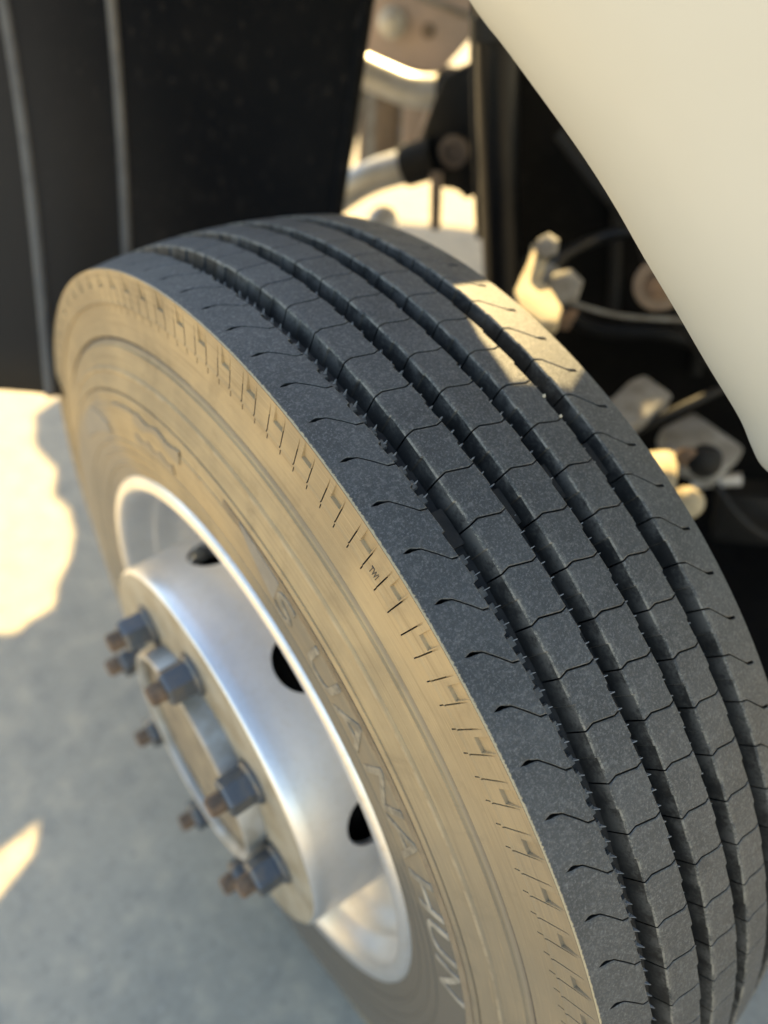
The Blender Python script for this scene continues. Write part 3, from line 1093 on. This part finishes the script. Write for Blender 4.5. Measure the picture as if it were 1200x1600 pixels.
pa = tube("air_pipe", [TP(-1.0, -.345, .952), TP(-1.0, -.264, .930), TP(-1.0, -.202, .918), TP(-1.0, -.130, .926)], .029, M_PIPE, None, 24)
tag(pa, "upper bright metal pipe sagging between liner edge and black post", "pipe")
pc = tube("collar", [TP(-1.0, -.155, .922), TP(-1.0, -.095, .932)], .036, M_DARK, pa, 24)
pb = tube("air_pipe", [TP(-.85, -.345, .715), TP(-.85, -.278, .776), TP(-.85, -.224, .812), TP(-.85, -.150, .843)], .029, M_PIPE, None, 24)
tag(pb, "lower bright metal elbow pipe just above the top of the tyre", "pipe")
tube("collar", [TP(-.85, -.172, .834), TP(-.85, -.120, .858)], .035, M_DARK, pb, 24)

post = empty("support_post", TP(-.62, .05, 0))
tag(post, "tall round black post standing between the pipes and the fender", "post")
q = tube("shaft", [TP(-.62, -.018, 1.42), TP(-.62, .000, 1.106), TP(-.62, .070, .70), TP(-.62, .10, .50)], .029, M_POST, post, 28); q.location = -post.location
q = tube("side_rod", [TP(-.64, -.050, 1.30), TP(-.64, -.034, 1.09), TP(-.64, -.004, .90), TP(-.64, .010, .82)], .0055, M_DARK, post, 12); q.location = -post.location
q = disc_stack("clamp", TP(-.62, -.002, 1.105), Vector((.0, .05, .6)) - VF * .05, [(-.014, .031), (-.012, .033), (.012, .033), (.014, .031)], M_DARK, post, 28); q.location = -post.location

br = plate("spring_bracket", [(-.120, .984), (-.055, 1.018), (-.028, .812), (-.056, .792), (-.075, .806), (-.103, .806), (-.158, .832), (-.139, .923)], -.85, .03, M_DARK,
           "black angled steel bracket joining both pipes to the post", "bracket", .006)
disc_stack("bracket_bush", TP(-.845, -.085, .875), VO, [(0, .026), (.010, .026), (.012, .016), (.003, .014)], M_BROWN, br, 22)

stub = tube("drain_stub", [TP(-.8, -.103, .85), TP(-.8, -.096, .755)], .010, M_BROWN, None, 14)
tag(stub, "short brown tube hanging below the black bracket", "tube")
bl = disc_stack("filler_plug", TP(-.79, -.190, .752), VO + Vector((0, 0, .6)), [(0, .026), (.006, .029), (.014, .027), (.020, .018), (.022, .006)], M_PIPE, None, 22)
tag(bl, "small round bright plug peeking over the top of the tyre", "plug")
for nm, mt, pts, lb in (("engine_mount", M_GREYM, [(-.352, .885), (-.330, .885), (-.372, .700), (-.398, .703)], "slim grey strut slanting down between the two pipes"),
                        ("grimy_plate", M_BROWN, [(-.310, .880), (-.262, .872), (-.262, .770), (-.310, .760)], "brown grimy plate between the two bright pipes"),
                        ("small_casting", M_PINK, [(-.252, .866), (-.199, .862), (-.225, .779), (-.250, .775)], "small pinkish casting beside the black bracket")):
    plate(nm, pts, -1.1, .03, mt, lb, "strut" if nm == "engine_mount" else "plate" if nm == "grimy_plate" else "casting", .005)

# dark engine bay behind the fender
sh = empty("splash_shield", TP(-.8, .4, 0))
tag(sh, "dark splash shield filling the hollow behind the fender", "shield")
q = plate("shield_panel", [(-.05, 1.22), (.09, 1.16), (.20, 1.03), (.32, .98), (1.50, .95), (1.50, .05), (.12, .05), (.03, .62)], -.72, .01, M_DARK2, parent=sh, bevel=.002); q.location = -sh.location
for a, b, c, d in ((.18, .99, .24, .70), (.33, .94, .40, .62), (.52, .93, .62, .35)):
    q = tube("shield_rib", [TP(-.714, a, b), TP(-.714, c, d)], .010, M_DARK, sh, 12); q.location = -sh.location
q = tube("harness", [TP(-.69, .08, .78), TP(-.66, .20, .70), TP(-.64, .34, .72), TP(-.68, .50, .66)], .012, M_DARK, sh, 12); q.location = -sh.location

q = prism("dark_fill_panel", [TP(-.715, .20, .40), TP(-.30, .30, .36), TP(-.24, .50, .36), TP(-.24, 1.4, .36), TP(-.715, 1.4, .40)], VZ * -.02, M_DARK2, sh, .004); q.location = -sh.location  # added dark panel standing in for the shade low behind the tyre

vb = empty("valve_bracket", TP(-.42, .13, .85))
tag(vb, "sunlit cream bracket with a grey hexagon nut just behind the tread", "bracket")
q = slab("arm", [(0.426, 0.166, 0.913), (0.432, 0.142, 0.911), (0.406, 0.122, 0.902), (0.387, 0.113, 0.896), (0.385, 0.089, 0.892), (0.373, 0.057, 0.885), (0.351, 0.042, 0.877), (0.334, 0.057, 0.876), (0.334, 0.09, 0.881), (0.347, 0.114, 0.888), (0.377, 0.132, 0.897), (0.399, 0.144, 0.904)], .020, M_CREAM, vb, .004)
q = disc_stack("cap_nut", TP(-.425, .130, .918), VO + VZ * .3, [(0, .015), (.016, .015), (.020, .011)], M_GREYM, vb, 6, .4); q.location = -vb.location
q = disc_stack("hexagon_nut", TP(-.43, .162, .868), VO + VZ * .25, [(0, .023), (.018, .023), (.022, .019)], M_GREYM, vb, 6, .2); q.location = -vb.location
q = plate("rusty_tab", [(.150, .842), (.186, .852), (.180, .822), (.158, .820)], -.40, .01, M_RUST, parent=vb, bevel=.002); q.location = -vb.location

hs = tube("brake_hose", [TP(-.46, .135, .855), TP(-.48, .150, .885), TP(-.5, .185, .905), TP(-.5, .237, .926), TP(-.52, .34, .94)], .0085, M_POST, None, 14)
tag(hs, "thin black brake hose curving from the hexagon nut towards the fender", "hose")
tube("hose_end", [TP(-.455, .130, .848), TP(-.47, .143, .872)], .012, M_GREYM, hs, 14)
wr = tube("steel_wire", [TP(-.5, .150, .815), TP(-.5, .234, .806), TP(-.5, .32, .816), TP(-.5, .42, .83)], .0032, M_GREYM, None, 10)
tag(wr, "thin straight wire crossing the dark hollow under the hose", "wire")
rg = empty("round_port", TP(-.5, .274, .854))
tag(rg, "round grimy brown port half hidden by the fender edge", "port")
q = disc_stack("rim_ring", TP(-.505, .280, .858), VO + VZ * .4, [(0, .034), (.010, .034), (.012, .031), (.012, .020), (.004, .019)], M_BROWN, rg, 28); q.location = -rg.location
q = disc_stack("plug", TP(-.500, .280, .858), VO + VZ * .4, [(0, .018), (.010, .018), (.012, .012)], M_RUST, rg, 20); q.location = -rg.location

arm = empty("drag_link", TP(-.36, .33, .7))
tag(arm, "pale dusty drag link with square lugs beside the tyre's inner edge", "drag link")
q = slab("upper_lug", [(0.475, 0.002, 0.777), (0.497, -0.003, 0.781), (0.5, -0.051, 0.774), (0.449, -0.054, 0.762), (0.412, -0.047, 0.755), (0.408, -0.007, 0.761), (0.423, 0.014, 0.767), (0.433, -0.004, 0.767)], .03, M_GREYM, arm, .006)
q = slab("lower_lug", [(0.532, -0.032, 0.696), (0.591, -0.041, 0.707), (0.597, -0.128, 0.695), (0.533, -0.134, 0.68), (0.505, -0.077, 0.683)], .035, M_GREYM, arm, .008)
q = tube("strap", [TP(-.34, .290, .730), TP(-.36, .335, .765), TP(-.40, .39, .79)], .006, M_DARK, arm, 10); q.location = -arm.location

kn = empty("steering_knuckle", TP(-.28, .33, .65))
tag(kn, "brightly sunlit cream knuckle block with a round ball end by the tread edge", "knuckle")
q = slab("block", [(0.421, -0.073, 0.731), (0.455, -0.093, 0.735), (0.455, -0.107, 0.733), (0.429, -0.128, 0.724), (0.404, -0.144, 0.716), (0.396, -0.131, 0.716), (0.4, -0.105, 0.721)], .030, M_CREAM, kn, .006)
q = disc_stack("ball_end", TP(-.275, .371, .690), VO + VZ * .5, [(-.012, .012), (-.006, .019), (.004, .021), (.012, .017), (.017, .008)], M_CREAM, kn, 22); q.location = -kn.location
q = disc_stack("rubber_boot", TP(-.29, .374, .748), VO + VZ * .2, [(-.01, .016), (.0, .021), (.006, .017), (.012, .019), (.018, .010)], M_DARK, kn, 22); q.location = -kn.location
q = disc_stack("rusty_washer", TP(-.285, .352, .752), VO, [(0, .013), (.005, .013), (.007, .009)], M_RUST, kn, 18); q.location = -kn.location

rod = tube("track_rod", [TP(-.4, .395, .628), TP(-.4, .455, .652)], .009, M_PIPE, None, 16)
tag(rod, "short bright metal rod under the lower steering lug", "rod")

# a few more lines and fixings in the dark hollow
for nm, pts, rad, mt, lb, ct in (
        ("air_line", [TP(-.60, .20, 1.00), TP(-.58, .26, .86), TP(-.52, .33, .80), TP(-.46, .45, .72), TP(-.44, .60, .60)], .009, M_DARK, "black rubber air line sagging behind the drag link", "air line"),
        ("cable_loom", [TP(-.66, .10, .98), TP(-.62, .22, .90), TP(-.60, .36, .88), TP(-.62, .52, .80)], .010, M_DARK, "black cable loom crossing the dark hollow under the fender", "cable loom"),
        ("grease_line", [TP(-.38, .41, .66), TP(-.36, .46, .62), TP(-.38, .52, .58), TP(-.44, .60, .57)], .005, M_DARK, "thin black grease line below the drag link", "grease line")):
    tag(tube(nm, pts, rad, mt, None, 12), lb, ct)
bx = prism("axle_stop", [TP(-.42, .44, .60), TP(-.42, .54, .62), TP(-.42, .56, .53), TP(-.42, .46, .51)], VO * -.05, M_DARK, None, .008)
tag(bx, "black axle stop block low at the right edge", "axle stop")

# grit caught along the inner groove just below the sun patch
M_GRIT = mat_plain("pale_grit", (0.50, 0.44, 0.33), (0.42, 0.36, 0.26), 0.9, 300)
for (gx, gt, gr, gl) in ((.0560, .350, .0014, 'tiny pale pebble at the groove edge, the nearer one to the sunlit tread patch'), (.0562, .386, .0012, 'tiny pale pebble at the groove edge, the one farther below the sunlit tread patch')):
    bm = bmesh.new()
    bmesh.ops.create_icosphere(bm, subdivisions=2, radius=gr)
    for v in bm.verts: v.co *= random.uniform(.75, 1.15)
    me = bpy.data.meshes.new("pebble"); bm.to_mesh(me); bm.free(); me.materials.append(M_GRIT)
    pb = link("pebble", me, None, polar(gx, rt(gx) + gr * .6, gt) + CENTRE)
    tag(pb, gl, "pebble", "pebbles caught at the groove edge")
